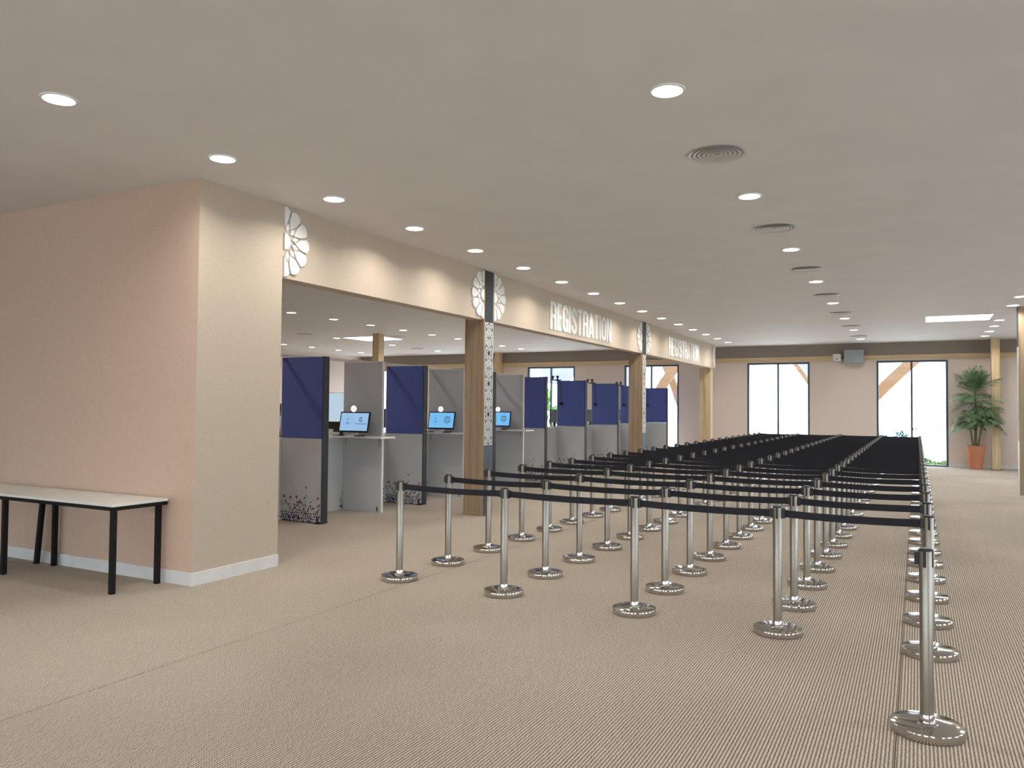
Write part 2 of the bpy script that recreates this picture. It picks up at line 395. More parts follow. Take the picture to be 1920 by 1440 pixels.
# ------------------------------------------------------------------ REGISTRATION lettering
S = .165
def rect(a, b, c, d): return [(a, b), (c, b), (c, d), (a, d)]
def band(cx, cy, ro, ri, a0, a1, n=10):
    out = []
    for i in range(n):
        t0 = math.radians(a0+(a1-a0)*i/n); t1 = math.radians(a0+(a1-a0)*(i+1)/n)
        out.append([(cx+ri*math.cos(t0), cy+ri*math.sin(t0)), (cx+ro*math.cos(t0), cy+ro*math.sin(t0)), (cx+ro*math.cos(t1), cy+ro*math.sin(t1)), (cx+ri*math.cos(t1), cy+ri*math.sin(t1))])
    return out
def glyph(ch):
    s = S
    if ch == 'I': return s, [rect(0, 0, s, 1)]
    if ch == 'E': w = .37; return w, [rect(0, 0, s, 1), rect(s, 0, w, .135), rect(s, .865, w, 1), rect(s, .43, w*.92, .56)]
    if ch == 'T': w = .42; return w, [rect(0, .865, w, 1), rect(w/2-s/2, 0, w/2+s/2, .865)]
    if ch == 'N': w = .50; return w, [rect(0, 0, s*.9, 1), rect(w-s*.9, 0, w, 1), [(s*.9, 1), (s*.5, 1), (w-s*.9, 0), (w-s*.5, 0)], [(s*.3, 1), (w-s*1.3, 0), (w-s*.4, 0), (s*1.2, 1)]]
    if ch == 'A': w = .52; return w, [[(0, 0), (s*.95, 0), (w/2+s*.42, 1), (w/2-s*.5, 1)], [(w-s*.95, 0), (w, 0), (w/2+s*.5, 1), (w/2-s*.42, 1)], rect(s*.8, .17, w-s*.8, .29)]
    w = .46; r = w/2; ri = r-s
    if ch == 'O': return w, band(r, 1-r, r, ri, 0, 180)+band(r, r, r, ri, 180, 360)+[rect(0, r, s, 1-r), rect(w-s, r, w, 1-r)]
    if ch == 'G': return w, band(r, 1-r, r, ri, 0, 180)+band(r, r, r, ri, 180, 360)+[rect(0, r, s, 1-r), rect(w-s, .68, w, 1-r), rect(w-s, r, w, .50), rect(r, .38, w-s, .50), rect(w-s*.55, 0, w, r)]
    if ch == 'S': return w, band(r, 1-r, r, ri, 0, 180)+band(r, r, r, ri, 180, 360)+[rect(w-s, .68, w, 1-r), rect(0, r, s, .32), rect(0, .70, s, 1-r), rect(w-s, r, w, .30), [(0, .70), (.02, .60), (w-s, .30), (w, .30), (w-.02, .40), (s, .70)]]
    if ch == 'R':
        rr = .2; q = w-rr
        return w, [rect(0, 0, s, 1), rect(s, .87, q, 1), rect(s, .43, q, .55)]+band(q, 1-rr, rr, rr-s+.02, 0, 90)+band(q, .43+rr, rr, rr-s+.04, 270, 360)+[rect(w-s, .43+rr, w, 1-rr), rect(w-s, 0, w, .45), rect(q-.05, .40, w-.02, .50)]
def sign(label, y0, y1):
    t = thing('registration_sign', label, 'sign', (BX, y0, 2.975)); H = .495
    gl = [glyph(c) for c in 'REGISTRATION']; gap = .055
    tot = sum(g[0] for g in gl)+gap*(len(gl)-1); k = (y1-y0)/(tot*H); u = 0
    for (wd, ps), ch in zip(gl, 'REGISTRATION'):
        mb = MB()
        for i, p in enumerate(ps): mb.prism(p, lambda a, b, tt: (tt*(.015+.00012*i), a*H*k, b*H))
        o = mb.build('letter', m_letter, t); o.location = (0, u*H*k, 0); o['label'] = 'raised white letter ' + ch
        u += wd+gap
sign('raised white lettering REGISTRATION between the two oak columns', 12.32, 15.38)
sign('raised white lettering REGISTRATION on the far bulkhead section', 19.63, 22.79)

# ------------------------------------------------------------------ ceiling fixtures
me_rim = MB().lathe([(.098, -.001), (.098, -.010), (.112, -.010), (.116, -.005), (.116, 0)], 28, cap=False).mesh('rim', m_rim, smooth=40)
me_dif = MB().lathe([(.099, -.006), (.099, -.0085)], 28).mesh('diffuser', m_lamp)
LD = bpy.data.lights.new('lamp_beam', 'AREA'); LD.shape = 'DISK'; LD.size = .19; LD.energy = LAMP; LD.color = (1.0, .96, .90); LD.spread = math.radians(148)
def downlight(x, y, label):
    t = thing('downlight', label, 'ceiling light', (x, y, CZ), group='round recessed downlights')
    link('rim', me_rim, t); link('diffuser', me_dif, t)
    link('lamp_beam', LD, t, loc=(0, 0, -.012))
def lrow(x, y0, dy, n, where):
    for k in range(n): downlight(x, y0+k*dy, 'round downlight, %s from the camera in %s' % (ordn(k+1), where))
lrow(-5.06, 3.15, 1.38, 16, 'the long row beside the bulkhead')
lrow(-1.40, 4.80, 2.75, 8, 'the row with vents over the queue')
for k, y in enumerate((16.2, 17.5, 20.2, 21.55, 22.95, 24.3)): downlight(1.63, y, 'round downlight, %s from the camera in the row by the right pillar' % ordn(k+1))
lrow(-12.1, 12.8, 1.39, 9, 'the row behind the bulkhead near the kiosks')
for k, y in enumerate((18.17, 20.95, 23.7)): downlight(-15.37, y, 'round downlight, %s from the camera in the row with the back-room light panel' % ordn(k+1))
for k, y in enumerate((19.35, 20.7, 22.1, 23.4)): downlight(-18.6, y, 'round downlight, %s from the left in the row nearest the far left wall' % ordn(k+1))
for x, ys in ((-5.06, (-4, -1.2, 1.6)), (-1.4, (-3.6, -.8, 2.0)), (1.63, (-3.6, -.8, 2, 4.8, 7.6, 10.4, 13.2)), (-9.0, (-1, 7.2, 10, 12.8, 15.6, 18.4, 21.2)), (-12.1, (7.2, 10.0))):
    for k, y in enumerate(ys): downlight(x, y, 'round recessed downlight in the part of the ceiling outside the picture')
vm = MB(); vd = MB()
for k, r in enumerate((.222, .186, .150, .114, .078, .045)):
    vm.lathe([(r-.020, -.003), (r, -.010+.0008*k), (r+.003, -.009+.0008*k), (r-.016, -.001)], 36, cap=False)
vm.lathe([(.0, -.014), (.024, -.014)], 24, cap=False)
vd.lathe([(.215, -.002), (.215, -.0005)], 36)
me_vr, me_vd = vm.mesh('louvre_rings', m_vent, smooth=35), vd.mesh('throat', m_ventd)
def vent(x, y, label):
    t = thing('ceiling_vent', label, 'vent', (x, y, CZ), group='round ceiling diffusers'); link('louvre_rings', me_vr, t); link('throat', me_vd, t)
for k in range(7): vent(-1.40, 6.19+k*2.83 if k else 6.19, 'round grey air diffuser, %s from the camera in the row over the queue' % ordn(k+1))
vent(-15.43, 16.87, 'round air diffuser above the first blue booth panel'); vent(-13.38, 18.5, 'round air diffuser just right of the freestanding pine post')
vent(-15.5, 22.56, 'round air diffuser farthest back in the back room')
def skylight(x0, x1, y0, y1, label):
    t = thing('light_panel', label, 'ceiling light', ((x0+x1)/2, (y0+y1)/2, CZ)); a = (x1-x0)/2; b = (y1-y0)/2
    MB().box(-a, a, -b, b, -.006, -.002).build('diffuser', m_panel, t)
    f = MB()
    f.box(-a-.03, a+.03, -b-.03, -b, -.012, 0).box(-a-.03, a+.03, b, b+.03, -.012, 0).box(-a-.03, -a, -b, b, -.012, 0).box(a, a+.03, -b, b, -.012, 0)
    f.build('frame', m_rim, t)
skylight(.20, 1.42, 18.85, 20.0, 'square glowing ceiling panel near the right pillar')
skylight(-15.1, -13.75, 18.1, 19.3, 'square glowing ceiling panel behind the freestanding pine post')

# ------------------------------------------------------------------ registration booths
PX0, PX1 = -7.90, -7.15; PH = 2.27; SPLIT = 1.155
def mosaic(width, seed):
    r = random.Random(seed); mb = MB()
    def drop(u, v, sz, ang, kind):
        pts = []
        if kind == 'hex': pts = [(math.cos(2*PI*i/6)*sz, math.sin(2*PI*i/6)*sz*1.1) for i in range(6)]
        elif kind == 'dia': pts = [(sz*1.1, 0), (0, sz*1.3), (-sz*1.1, 0), (0, -sz*1.3)]
        else: pts = [(0, -1.7*sz), (.75*sz, -.1*sz), (.62*sz, .8*sz), (0, 1.15*sz), (-.62*sz, .8*sz), (-.75*sz, -.1*sz)]
        c, s = math.cos(ang), math.sin(ang)
        P = [(u+c*a-s*b, v+s*a+c*b) for a, b in pts]
        if min(p[0] for p in P) < .004 or max(p[0] for p in P) > width-.004 or min(p[1] for p in P) < .006: return
        mb.prism(P, lambda a, b, t: (a, -t*.0012, b))
    v = .02; row = 0
    while v < .30:
        u = .01+(row % 2)*.016
        while u < width:
            keep = 1.0 if v < .13 else max(0, 1-(v-.13)/.2)*(.75+.5*math.sin(u*14+seed))
            if r.random() < keep*.93:
                mb.cur = 0 if r.random() < .88 else r.choice((1, 2, 3, 3, 4)); drop(u+r.uniform(-.004, .004), v+r.uniform(-.004, .004), r.uniform(.0115, .0165), r.random()*3, r.choice(('hex', 'hex', 'drop')))
            u += .041
        v += .035; row += 1
    for _ in range(int(50*width/.75)):
        v = .14+abs(r.gauss(0, .15)); u = r.uniform(.02, width-.02)
        if v > .62: continue
        big = r.random() < .24
        mb.cur = r.choice((1, 2, 3, 3, 3)) if big else r.choice((0, 0, 0, 3)); drop(u, v, r.uniform(.014, .020) if big else r.uniform(.006, .011), r.uniform(-.8, .8), 'drop' if big else r.choice(('hex', 'dia', 'drop')))
    for _ in range(7):
        mb.cur = r.choice((4, 2, 4)); drop(r.uniform(.05, width-.05), r.uniform(.03, .07), .026, r.uniform(-1, 1), 'drop')
    return mb.mesh('mosaic_print', [m_k, m_o, m_r, m_g, m_b])  # flat print
me_mos = mosaic(PX1-PX0-.02, 3); me_mosd = mosaic(1.15, 11)
Tk = .11; W = PX1-PX0
def divider(y, label):
    t = thing('booth_divider', label, 'partition', (PX0, y, 0), group='blue and grey booth dividers')
    MB().box(0, W-.012, 0, Tk, SPLIT, PH).build('blue_upper_panel', m_blue, t, bev=.003)
    MB().box(0, W-.012, .002, Tk-.002, .012, SPLIT-.004).build('grey_lower_panel', m_grey, t, bev=.002)
    MB().box(W-.012, W+.004, -.004, Tk+.004, 0, PH+.004).build('dark_edge_strip', m_dark, t, bev=.002)
    MB().box(-.006, 0, 0, Tk, .0, PH).build('white_edge_strip', m_edgew, t)
    MB().box(W*.86, W-.012, -.03, Tk+.03, 0, .012).build('foot_plate', m_blackm, t)
    link('mosaic_print', me_mos, t, loc=(.004, .0015, 0))['kind'] = 'stuff'; return t
BY = [8.20, 10.62, 12.97, 15.32, 17.62, 19.93, 22.25, 24.58]
for k, y in enumerate(BY):
    divider(y, 'blue-topped booth divider with mosaic print, %s from the camera%s' % (ordn(k+1), ' and nearest the pink wall' if k == 0 else ''))
def partition(y, label):
    t = thing('booth_partition', label, 'partition', (PX0, y, 0), group='plain grey kiosk partitions')
    MB().box(0, W-.022, 0, .03, 0, PH).build('grey_panel', m_grey, t)
    MB().box(W-.022, W, -.003, .033, 0, PH).build('white_edge_trim', m_edgew, t)
    MB().box(0, W, -.002, .032, PH, PH+.012).build('top_trim', m_edgew, t)
    sh = MB().box(.02, W+.24, -.36, -.004, 1.125, 1.150).build('shelf', m_white, t, bev=.003)
    br = MB()
    for xx in (.06, W-.05):
        br.box(xx-.006, xx+.006, -.012, -.004, .99, 1.124).box(xx-.006, xx+.006, -.20, -.012, 1.114, 1.124)
    br.build('bracket', m_greyb, sh)
    MB().box(W-.09, W-.075, -.012, 0, .02, .085).build('door_stop', m_black, t)
GY = [9.53, 11.91, 14.27]
nm = ['first', 'second', 'third']
for k, y in enumerate(GY): partition(y, 'plain grey partition with white shelf carrying the %s kiosk screen from the left' % nm[k])
# top stabiliser rail
tr = tag(MB().box(-7.925, -7.875, 6.4, 15.9, PH+.02, PH+.06).build('stabiliser_rail', m_wallb), 'long thin taupe rail running along the tops of the booth panels', 'rail')
# low service counters on the staff side
ends = [5.95]+[y for y in BY]
for k in range(len(BY)):
    y0 = ends[k]+(.0 if k == 0 else Tk)+.004; y1 = ends[k+1]-.004
    t = thing('service_counter', 'low white service counter %s' % ('between the pink wall and the first blue divider' if k == 0 else 'between the %s and %s blue dividers' % (ordn(k), ordn(k+1))), 'counter', (PX0, y0, 0), group='low service counters')
    L = y1-y0
    MB().box(-.03, 0, 0, L, 0, 1.10).build('front_panel', m_grey, t)
    MB().box(-.46, .0, 0, L, 1.10, 1.13).build('counter_top', m_white, t, bev=.002)
    for yy in (.03, L-.06): MB().box(-.44, -.38, yy, yy+.03, 0, 1.10).build('leg', m_edgew, t)
    link('mosaic_print', me_mosd, t, loc=(.001, L-1.16, 0), rot=(0, 0, PI/2))['kind'] = 'stuff'

# kiosk monitors with ring-light cameras
def logo_ring(mb, u, v, r, wd=.004, n=28, dots=False):
    for i in range(n):
        if dots and i % 2: continue
        a, b = 2*PI*i/n, 2*PI*(i+1)/n
        mb.prism([(u+(r-wd)*math.cos(a), v+(r-wd)*math.sin(a)), (u+r*math.cos(a), v+r*math.sin(a)), (u+r*math.cos(b), v+r*math.sin(b)), (u+(r-wd)*math.cos(b), v+(r-wd)*math.sin(b))], lambda p, q, t: (p, -t*.0008, q))
P2 = lambda p, q, t: (p, -t*.0008, q)
def kiosk(x, y, kind, label):
    t = thing('kiosk_monitor', label, 'monitor', (x, y, 1.150), group='kiosk touch screens')
    sw, sh = .53, .315; tilt = math.radians(-12)
    bz = MB().box(-sw/2, sw/2, 0, .022, 0, sh).build('bezel', m_black, t, bev=.004); bz.location = (0, -.06, .055); bz.rotation_euler = (tilt, 0, math.radians(4))
    MB().box(-sw/2+.02, sw/2-.02, -.0014, .0, .026, sh-.02).build('screen', m_scr1 if kind == 1 else m_scr2, bz)
    lg = MB(); cy = sh/2+.01; ul = -sw*.22
    lg.cur = 1; logo_ring(lg, ul, cy, .083, .0035, 40, True)
    lg.cur = 0
    for i in range(5):
        a = PI/2+2*PI*i/5; lg.prism([(ul, cy+.03), (ul+.012*math.cos(a-.35), cy+.03+.012*math.sin(a-.35)), (ul+.018*math.cos(a), cy+.03+.018*math.sin(a)), (ul+.012*math.cos(a+.35), cy+.03+.012*math.sin(a+.35))], P2)
    lg.cur = 1
    for q, hw in ((-.022, .042), (-.040, .030)): lg.prism(rect(ul-hw, cy+q-.005, ul+hw, cy+q+.005), P2)
    ur = sw*.22; lg.cur = 0
    if kind == 1:
        for p in band(ur+.005, cy+.03, .036, .026, 50, 330, 16): lg.prism(p, P2)
        for a in (0, 60, 120):
            c, s = math.cos(math.radians(a)), math.sin(math.radians(a)); lg.prism([(ur+.005-c*.026-s*.0015, cy+.03-s*.026+c*.0015), (ur+.005-c*.026+s*.0015, cy+.03-s*.026-c*.0015), (ur+.005+c*.026+s*.0015, cy+.03+s*.026-c*.0015), (ur+.005+c*.026-s*.0015, cy+.03+s*.026+c*.0015)], P2)
    else:
        lg.cur = 1; logo_ring(lg, ur, cy, .078, .008, 32, True); lg.cur = 0; logo_ring(lg, ur, cy, .060, .004)
        lg.prism(rect(ur-.046, cy+.038, ur+.046, cy+.052), P2)
        for du in (-.022, .022): logo_ring(lg, ur+du, cy-.004, .026, .007, 18)
        lg.prism([(ur-.05, cy+.02), (ur-.04, cy-.03), (ur, cy-.062), (ur, cy-.052), (ur-.033, cy-.026), (ur-.042, cy+.02)], P2)
        lg.prism([(ur, cy-.062), (ur+.04, cy-.03), (ur+.05, cy+.02), (ur+.042, cy+.02), (ur+.033, cy-.026), (ur, cy-.052)], P2)
    lo = lg.build('screen_logo', [m_ink, m_ink2], bz); lo.location = (0, -.0014, 0)
    if kind == 1:
        cu = bpy.data.curves.new('screen_text', 'FONT'); cu.body = 'THE WORLD BANK'; cu.size = .024; cu.align_x = 'CENTER'; cu.offset = .0006
        tmp = bpy.data.objects.new('tmp_text', cu); COL.objects.link(tmp)
        dg = bpy.context.evaluated_depsgraph_get(); me = bpy.data.meshes.new_from_object(tmp.evaluated_get(dg)); bpy.data.objects.remove(tmp)
        me.materials.clear(); me.materials.append(m_ink)
        link('screen_text', me, bz, loc=(ur, -.0022, cy-.045), rot=(PI/2, 0, 0))
    st = MB(); st.box(-.11, .11, -.10, .06, 0, .012).hexa([(-.05, -.03, .012), (.05, -.03, .012), (.05, .01, .012), (-.05, .01, .012)], [(-.05, -.03, .12), (.05, -.03, .12), (.05, .0, .12), (-.05, .0, .12)])
    st.build('stand', m_white, t, bev=.002)
    r = thing('ring_light_camera', 'glowing ring-light camera clipped on top of the %s kiosk screen' % label.split(' kiosk')[0].split()[-1], 'camera', (x-.03, y-.0, 1.150+.055+sh*.98+.045))
    g = MB()
    for i in range(24):
        a, b = 2*PI*i/24, 2*PI*(i+1)/24; ro, ri = .045, .014
        g.prism([(ri*math.cos(a), ri*math.sin(a)), (ro*math.cos(a), ro*math.sin(a)), (ro*math.cos(b), ro*math.sin(b)), (ri*math.cos(b), ri*math.sin(b))], lambda p, q, tt: (p, -tt*.012, q))
    g.build('glow_ring', m_ring, r)
    MB().tube([(0, .014, 0), (0, -.010, 0)], .0138, 12).build('lens', m_black, r)
    MB().tube([(0, .03, 0), (0, .001, 0)], [.02, .046], 16).build('housing', m_white, r, smooth=40)
    MB().box(-.012, .012, .002, .03, -.075, -.02).build('clip', m_black, r)
    p = thing('fingerprint_reader', 'black fingerprint pad on the shelf beside the %s kiosk screen' % label.split(' kiosk')[0].split()[-1], 'reader', (x+.20, y-.16, 1.150))
    MB().hexa([(-.06, -.05, 0), (.06, -.05, 0), (.06, .06, 0), (-.06, .06, 0)], [(-.055, -.045, .012), (.055, -.045, .012), (.055, .055, .03), (-.055, .055, .03)]).build('body', m_black, p, bev=.003)
    MB().box(-.03, .03, -.02, .025, .022, .0245).build('pad', m_greyb, p)
    c = tag(MB().tube([(x-.12, y-.1, 1.155), (x-.2, y-.16, 1.155), (x-.26, y-.12, 1.155), (x-.30, y-.05, 1.155), (x-.26, y+.02, 1.155), (x-.1, y-.02, 1.155)], .006, 6).build('cable', m_black), 'black cable coiled on the shelf left of the %s kiosk screen' % label.split(' kiosk')[0].split()[-1], 'cable')
kiosk(-7.53, 9.36, 1, 'touch screen with THE WORLD BANK logo, first kiosk from the left')
kiosk(-7.50, 11.74, 2, 'touch screen with a round blue seal, second kiosk beside the oak column')
kiosk(-7.62, 14.10, 2, 'touch screen with a round blue seal, third kiosk past the oak column')

# staff-side equipment on the counters
def staff_monitor(y, label):
    t = thing('staff_monitor', label, 'monitor', (-8.16, y, 1.13), group='black staff monitors')
    MB().box(-.015, .015, -.27, .27, .10, .43).build('screen_housing', m_black, t, bev=.004)
    MB().box(-.02, .02, -.03, .03, .01, .12).build('neck', m_black, t); MB().box(-.09, .09, -.11, .11, 0, .012).build('foot', m_black, t, bev=.003)
for y, l in ((11.13, 'black staff monitor peeking out between the first partition and second blue divider'), (18.05, 'black staff monitor seen in the gap before the fifth blue divider'), (20.5, 'black staff monitor seen in the gap before the sixth blue divider'), (22.75, 'black staff monitor seen in the gap before the seventh blue divider')):
    staff_monitor(y, l)
t = thing('card_printer', 'black card printer on the counter behind the first kiosk screen', 'printer', (-8.15, 9.82, 1.13))
MB().box(-.14, .14, -.2, .2, 0, .22).build('body', m_black, t, bev=.01); MB().box(-.10, .10, -.24, -.2, .02, .06).build('output_tray', m_white, t); MB().box(.141, .143, -.1, -.06, .15, .17).build('button', m_rim, t)
t = thing('paper_cup', 'white paper cup on the counter left of the first kiosk screen', 'cup', (-8.02, 9.38, 1.13))
MB().lathe([(.028, 0), (.036, .10), (.039, .10), (.039, .104), (.033, .104), (.026, .006)], 20).build('cup_body', m_white, t, smooth=40)
MB().lathe([(.040, .100), (.040, .108), (.034, .112)], 20).build('lid', m_edgew, t, smooth=40)
t = thing('display_screen', 'pale glowing display screen on a stand behind the first blue divider', 'display', (-12.3, 14.25, 0))
MB().box(-.62, .62, -.02, .02, 1.22, 1.92).build('housing', m_white, t, bev=.005); MB().box(-.60, .60, -.024, -.02, 1.24, 1.90).build('screen', m_tv, t)
MB().box(-.03, .03, 0, .04, .03, 1.3).build('pole', m_black, t); MB().box(-.3, .3, -.25, .25, 0, .03).build('foot', m_black, t, bev=.004)

# cameras hung from the booth tops
def hanger(y, label):
    t = thing('hanging_device', label, 'camera mount', (PX0-.02, y-.03, PH), group='black devices hung on the booth tops')
    MB().box(-.12, .14, -.012, .012, .012, .030).build('arm', m_black, t)
    for xx in (-.09, .04): MB().lathe([(.022, .028), (.016, .07), (.034, .082), (.036, .115), (.014, .128)], 12, (xx, 0, 0)).build('knob', m_black, t, smooth=35)
    MB().box(-.02, .09, -.03, .05, 0, .014).build('clamp', m_black, t)
    MB().tube([(.13, -.01, .02), (.135, -.03, -.2), (.15, -.03, -.42), (.155, -.035, -.52)], .006, 6).build('cable', m_black, t)
    MB().tube([(.155, -.005, -.565), (.155, -.06, -.565)], .042, 16).build('camera_head', m_black, t)
for k in (4, 5, 6, 7): hanger(BY[k], 'black camera hanging by its cable from the top of the %s blue divider' % ordn(k+1))

# ------------------------------------------------------------------ stanchions
TR = .0315; TH = .905
mb_base = MB().lathe([(.162, 0), (.168, .003), (.170, .008), (.170, .040), (.1685, .0435), (.1655, .0445), (.05, .0455), (.0, .0455)], 40, cap=False)
me_base = mb_base.mesh('base', m_chrome, smooth=28)
me_collar = MB().lathe([(.050, .045), (.046, .050), (.037, .053), (.0348, .091), (.0335, .094), (TR, .094)], 24, cap=False).mesh('collar', m_chrome, smooth=30)
me_pole = MB().lathe([(TR, .034), (TR, TH-.004), (TR-.002, TH)], 24).mesh('pole', m_steel, smooth=35)
me_cap = MB().lathe([(TR+.0015, TH-.006), (TR+.0015, TH+.003), (TR-.004, TH+.006)], 24).mesh('cap', m_black, smooth=35)
sl = MB()
for k in range(4):
    a = k*PI/2; c, s = math.cos(a), math.sin(a)
    def P(u, v, z): return (c*u-s*v, s*u+c*v, z)
    sl.hexa([P(TR-.008, -.0075, TH-.085), P(TR+.0022, -.0075, TH-.085), P(TR+.0022, .0075, TH-.085), P(TR-.008, .0075, TH-.085)], [P(TR-.008, -.0075, TH-.004), P(TR+.0022, -.0075, TH-.004), P(TR+.0022, .0075, TH-.004), P(TR-.008, .0075, TH-.004)])
me_slot = sl.mesh('belt_slots', m_black)
me_clipL = MB().box(-TR-.020, -TR+.004, -.011, .011, TH-.078, TH-.014).mesh('receiver_clip', m_black, bev=.003)
me_clipR = MB().box(TR-.004, TR+.022, -.013, .013, TH-.082, TH-.012).mesh('belt_cassette', m_black, bev=.003)
SX = [-4.26, -3.15, -1.975, -.895, .065]; SK = -.026
SY = [5.93, 6.77, 7.61, 8.44, 9.24]+[9.99+.762*k for k in range(20)]
belts = []
for a, b in zip(SX, SX[1:]):
    dx, dy = b-a, SK*(b-a); n = 6; mb = MB(); L = math.hypot(dx, dy); ux, uy = dx/L, dy/L; vs = []; fs = []
    s0, s1 = TR+.018, L-TR-.016
    for i in range(n+1):
        q = s0+(s1-s0)*i/n; sag = -.010*(1-(2*i/n-1)**2)
        for z, o in ((TH-.074, -.0012), (TH-.074, .0012), (TH-.022, .0012), (TH-.022, -.0012)): vs.append((ux*q-uy*o, uy*q+ux*o, z+sag))
    for i in range(n):
        for k in range(4): fs.append((i*4+k, i*4+(k+1) % 4, (i+1)*4+(k+1) % 4, (i+1)*4+k))
    fs += [(3, 2, 1, 0), (n*4, n*4+1, n*4+2, n*4+3)]
    belts.append(MB().add(vs, fs).mesh('belt', m_belt))
PLACE = ['leftmost post', 'second post from the left', 'middle post', 'fourth post from the left', 'rightmost post']
def stanchion(x, y, label, c=None):
    t = thing('stanchion', label, 'stanchion', (x, y, 0), group='queue barrier stanchions')
    link('base', me_base, t); link('collar', me_collar, t); link('pole', me_pole, t); link('cap', me_cap, t); link('belt_slots', me_slot, t)
    if c is None: link('receiver_clip', me_clipL, t); return t
    link('receiver_clip', me_clipL, t)
    if c < 4: link('belt_cassette', me_clipR, t); link('belt', belts[c], t)
    return t
for r, y in enumerate(SY):
    for c, x in enumerate(SX):
        stanchion(x, y+SK*(x+4.26)+.035, 'chrome belt stanchion, %s of the %s row from the camera' % (PLACE[c], ordn(r+1)), c)
f = stanchion(.035, 4.45, 'chrome stanchion without a belt, standing alone nearest the camera at the right'); f.rotation_euler = (0, 0, math.radians(-12))

# ------------------------------------------------------------------ tables by the left wall
def table(x0, x1, y0, y1, lean, label, legs):
    t = thing('office_table', label, 'table', (x0, y0, 0)); L = x1-x0; D = y1-y0; H = .755
    top = MB().box(0, L, 0, D, H-.022, H).build('table_top', m_white, t, bev=.003)
    for gx in (L*.155, L*.66):
        MB().lathe([(.036, H-.004), (.036, H+.002), (.030, H+.003)], 24, (gx, D-.09, 0)).build('cable_grommet', m_vent, top, smooth=30)
    fr = MB(); fr.box(.005, L-.005, .008, .03, H-.055, H-.022).box(.005, L-.005, D-.03, D-.008, H-.055, H-.022).box(.005, .03, .03, D-.03, H-.055, H-.022).box(L-.03, L-.005, .03, D-.03, H-.055, H-.022)
    fr.build('frame', m_blackm, t)
    a = .021
    for lx, ly, dx in legs:
        MB().hexa([(lx-a+dx, ly-a, 0), (lx+a+dx, ly-a, 0), (lx+a+dx, ly+a, 0), (lx-a+dx, ly+a, 0)], [(lx-a, ly-a, H-.03), (lx+a, ly-a, H-.03), (lx+a, ly+a, H-.03), (lx-a, ly+a, H-.03)]).build('leg', m_blackm, t, bev=.002)
table(-7.62, -5.98, 4.27, 4.822, 0, 'white office table with black legs against the pink wall, nearer the corner', [(.045, .04, 0), (1.60, .04, 0), (.06, .51, 0), (1.585, .49, 0)])
table(-9.28, -7.635, 4.25, 4.822, 0, 'white office table cut off by the left edge of the picture', [(.05, .04, .0), (1.59, .04, -.07), (.05, .51, 0), (1.56, .51, -.09)])

# ------------------------------------------------------------------ wall devices
t = thing('wall_box', 'grey metal box mounted on the timber rail between the two windows', 'wall box', (-1.675, FAR-.06, 3.01))
MB().box(-.265, .265, -.22, -.0, 0, .41).build('casing', m_greyb, t, bev=.008); MB().box(-.24, .24, -.228, -.22, .03, .38).build('front_plate', m_greyb, t)
t = thing('wall_sensor', 'small white rounded wall unit left of the grey metal box', 'wall unit', (-2.15, FAR-.06, 3.09))
MB().box(-.12, .12, -.10, 0, 0, .23).build('shell', m_rim, t, bev=.035, smooth=40); MB().box(-.02, .03, -.104, -.099, .06, .085).build('blue_indicator', m_blue, t); MB().box(.12, .21, -.04, 0, .08, .13).build('arm', m_black, t)

# ------------------------------------------------------------------ potted palm
t = thing('potted_palm', 'tall palm in a terracotta pot beside the glass door', 'plant', (1.43, 25.08, 0))
MB().lathe([(.150, 0), (.235, .60), (.245, .60), (.245, .655), (.215, .655), (.205, .56)], 28, cap=False).add([(0, 0, 0)], []).build('pot', m_terra, t, smooth=40)
MB().lathe([(.0, .60), (.210, .605)], 24, cap=False).build('soil', m_soil, t)
MB().lathe([(.0, .002), (.150, .002)], 24, cap=False).build('pot_bottom', m_terra, t)
rp = random.Random(21)
stems = [((0, 0, .6), (.02, 0, 1.5), (.0, 0, 2.30), .032), ((.05, -.03, .6), (.16, -.05, 1.2), (.24, -.03, 1.75), .024), ((-.05, -.02, .6), (-.12, -.04, 1.1), (-.17, -.02, 1.55), .022)]
for a, b, c, r in stems:
    pts = [Vector(a)*(1-q)**2+Vector(b)*2*q*(1-q)+Vector(c)*q*q for q in [i/6 for i in range(7)]]
    MB().tube(pts, [r*(1.25-.5*i/6) for i in range(7)], 8).build('stem', m_stem, t, smooth=50)
def frond(org, az, el, L, droop, lw, n=15, ll=.34):
    mb = MB(); o = Vector(org); d = Vector((math.cos(az)*math.cos(el), math.sin(az)*math.cos(el)*.62, math.sin(el)))
    side = Vector((-math.sin(az), math.cos(az), 0)); pts = []
    for i in range(10):
        q = i/9; pts.append(o+d*L*q+Vector((0, 0, -droop*q*q)))
    mb.tube(pts, [.008*(1-.75*i/9) for i in range(10)], 5)
    for i in range(2, n+1):
        q = i/n; k = q*9; j = min(int(k), 8); p = pts[j].lerp(pts[j+1], k-j); tg = (pts[j+1]-pts[j]).normalized()
        for s in (-1, 1):
            ln = ll*L*(.45+1.1*math.sin(PI*min(.96, q*.85+.12)))*rp.uniform(.85, 1.1)
            dd = (tg*.75+side*s*.8+Vector((0, 0, rp.uniform(-.25, .1)))).normalized()
            nn = dd.cross(side.cross(tg)).normalized()*lw
            a = p; b = p+dd*ln*.5+Vector((0, 0, .0)); c = p+dd*ln+Vector((0, 0, -.22*ln))
            mb.add([a, b+nn, c, b-nn], [(0, 1, 2, 3)])
    mb.build('frond', m_leaf, t)
for k in range(24): frond((0, 0, 2.16+rp.uniform(-.10, .12)), k*2.4, rp.uniform(.45, 1.40), rp.uniform(.60, .82), .12, .009, 18, .30)
for k in range(20): frond((.0, 0, 1.82+rp.uniform(-.15, .22)), k*2.4+.5, rp.uniform(.0, .8), rp.uniform(.52, .74), .30, .009, 18, .32)
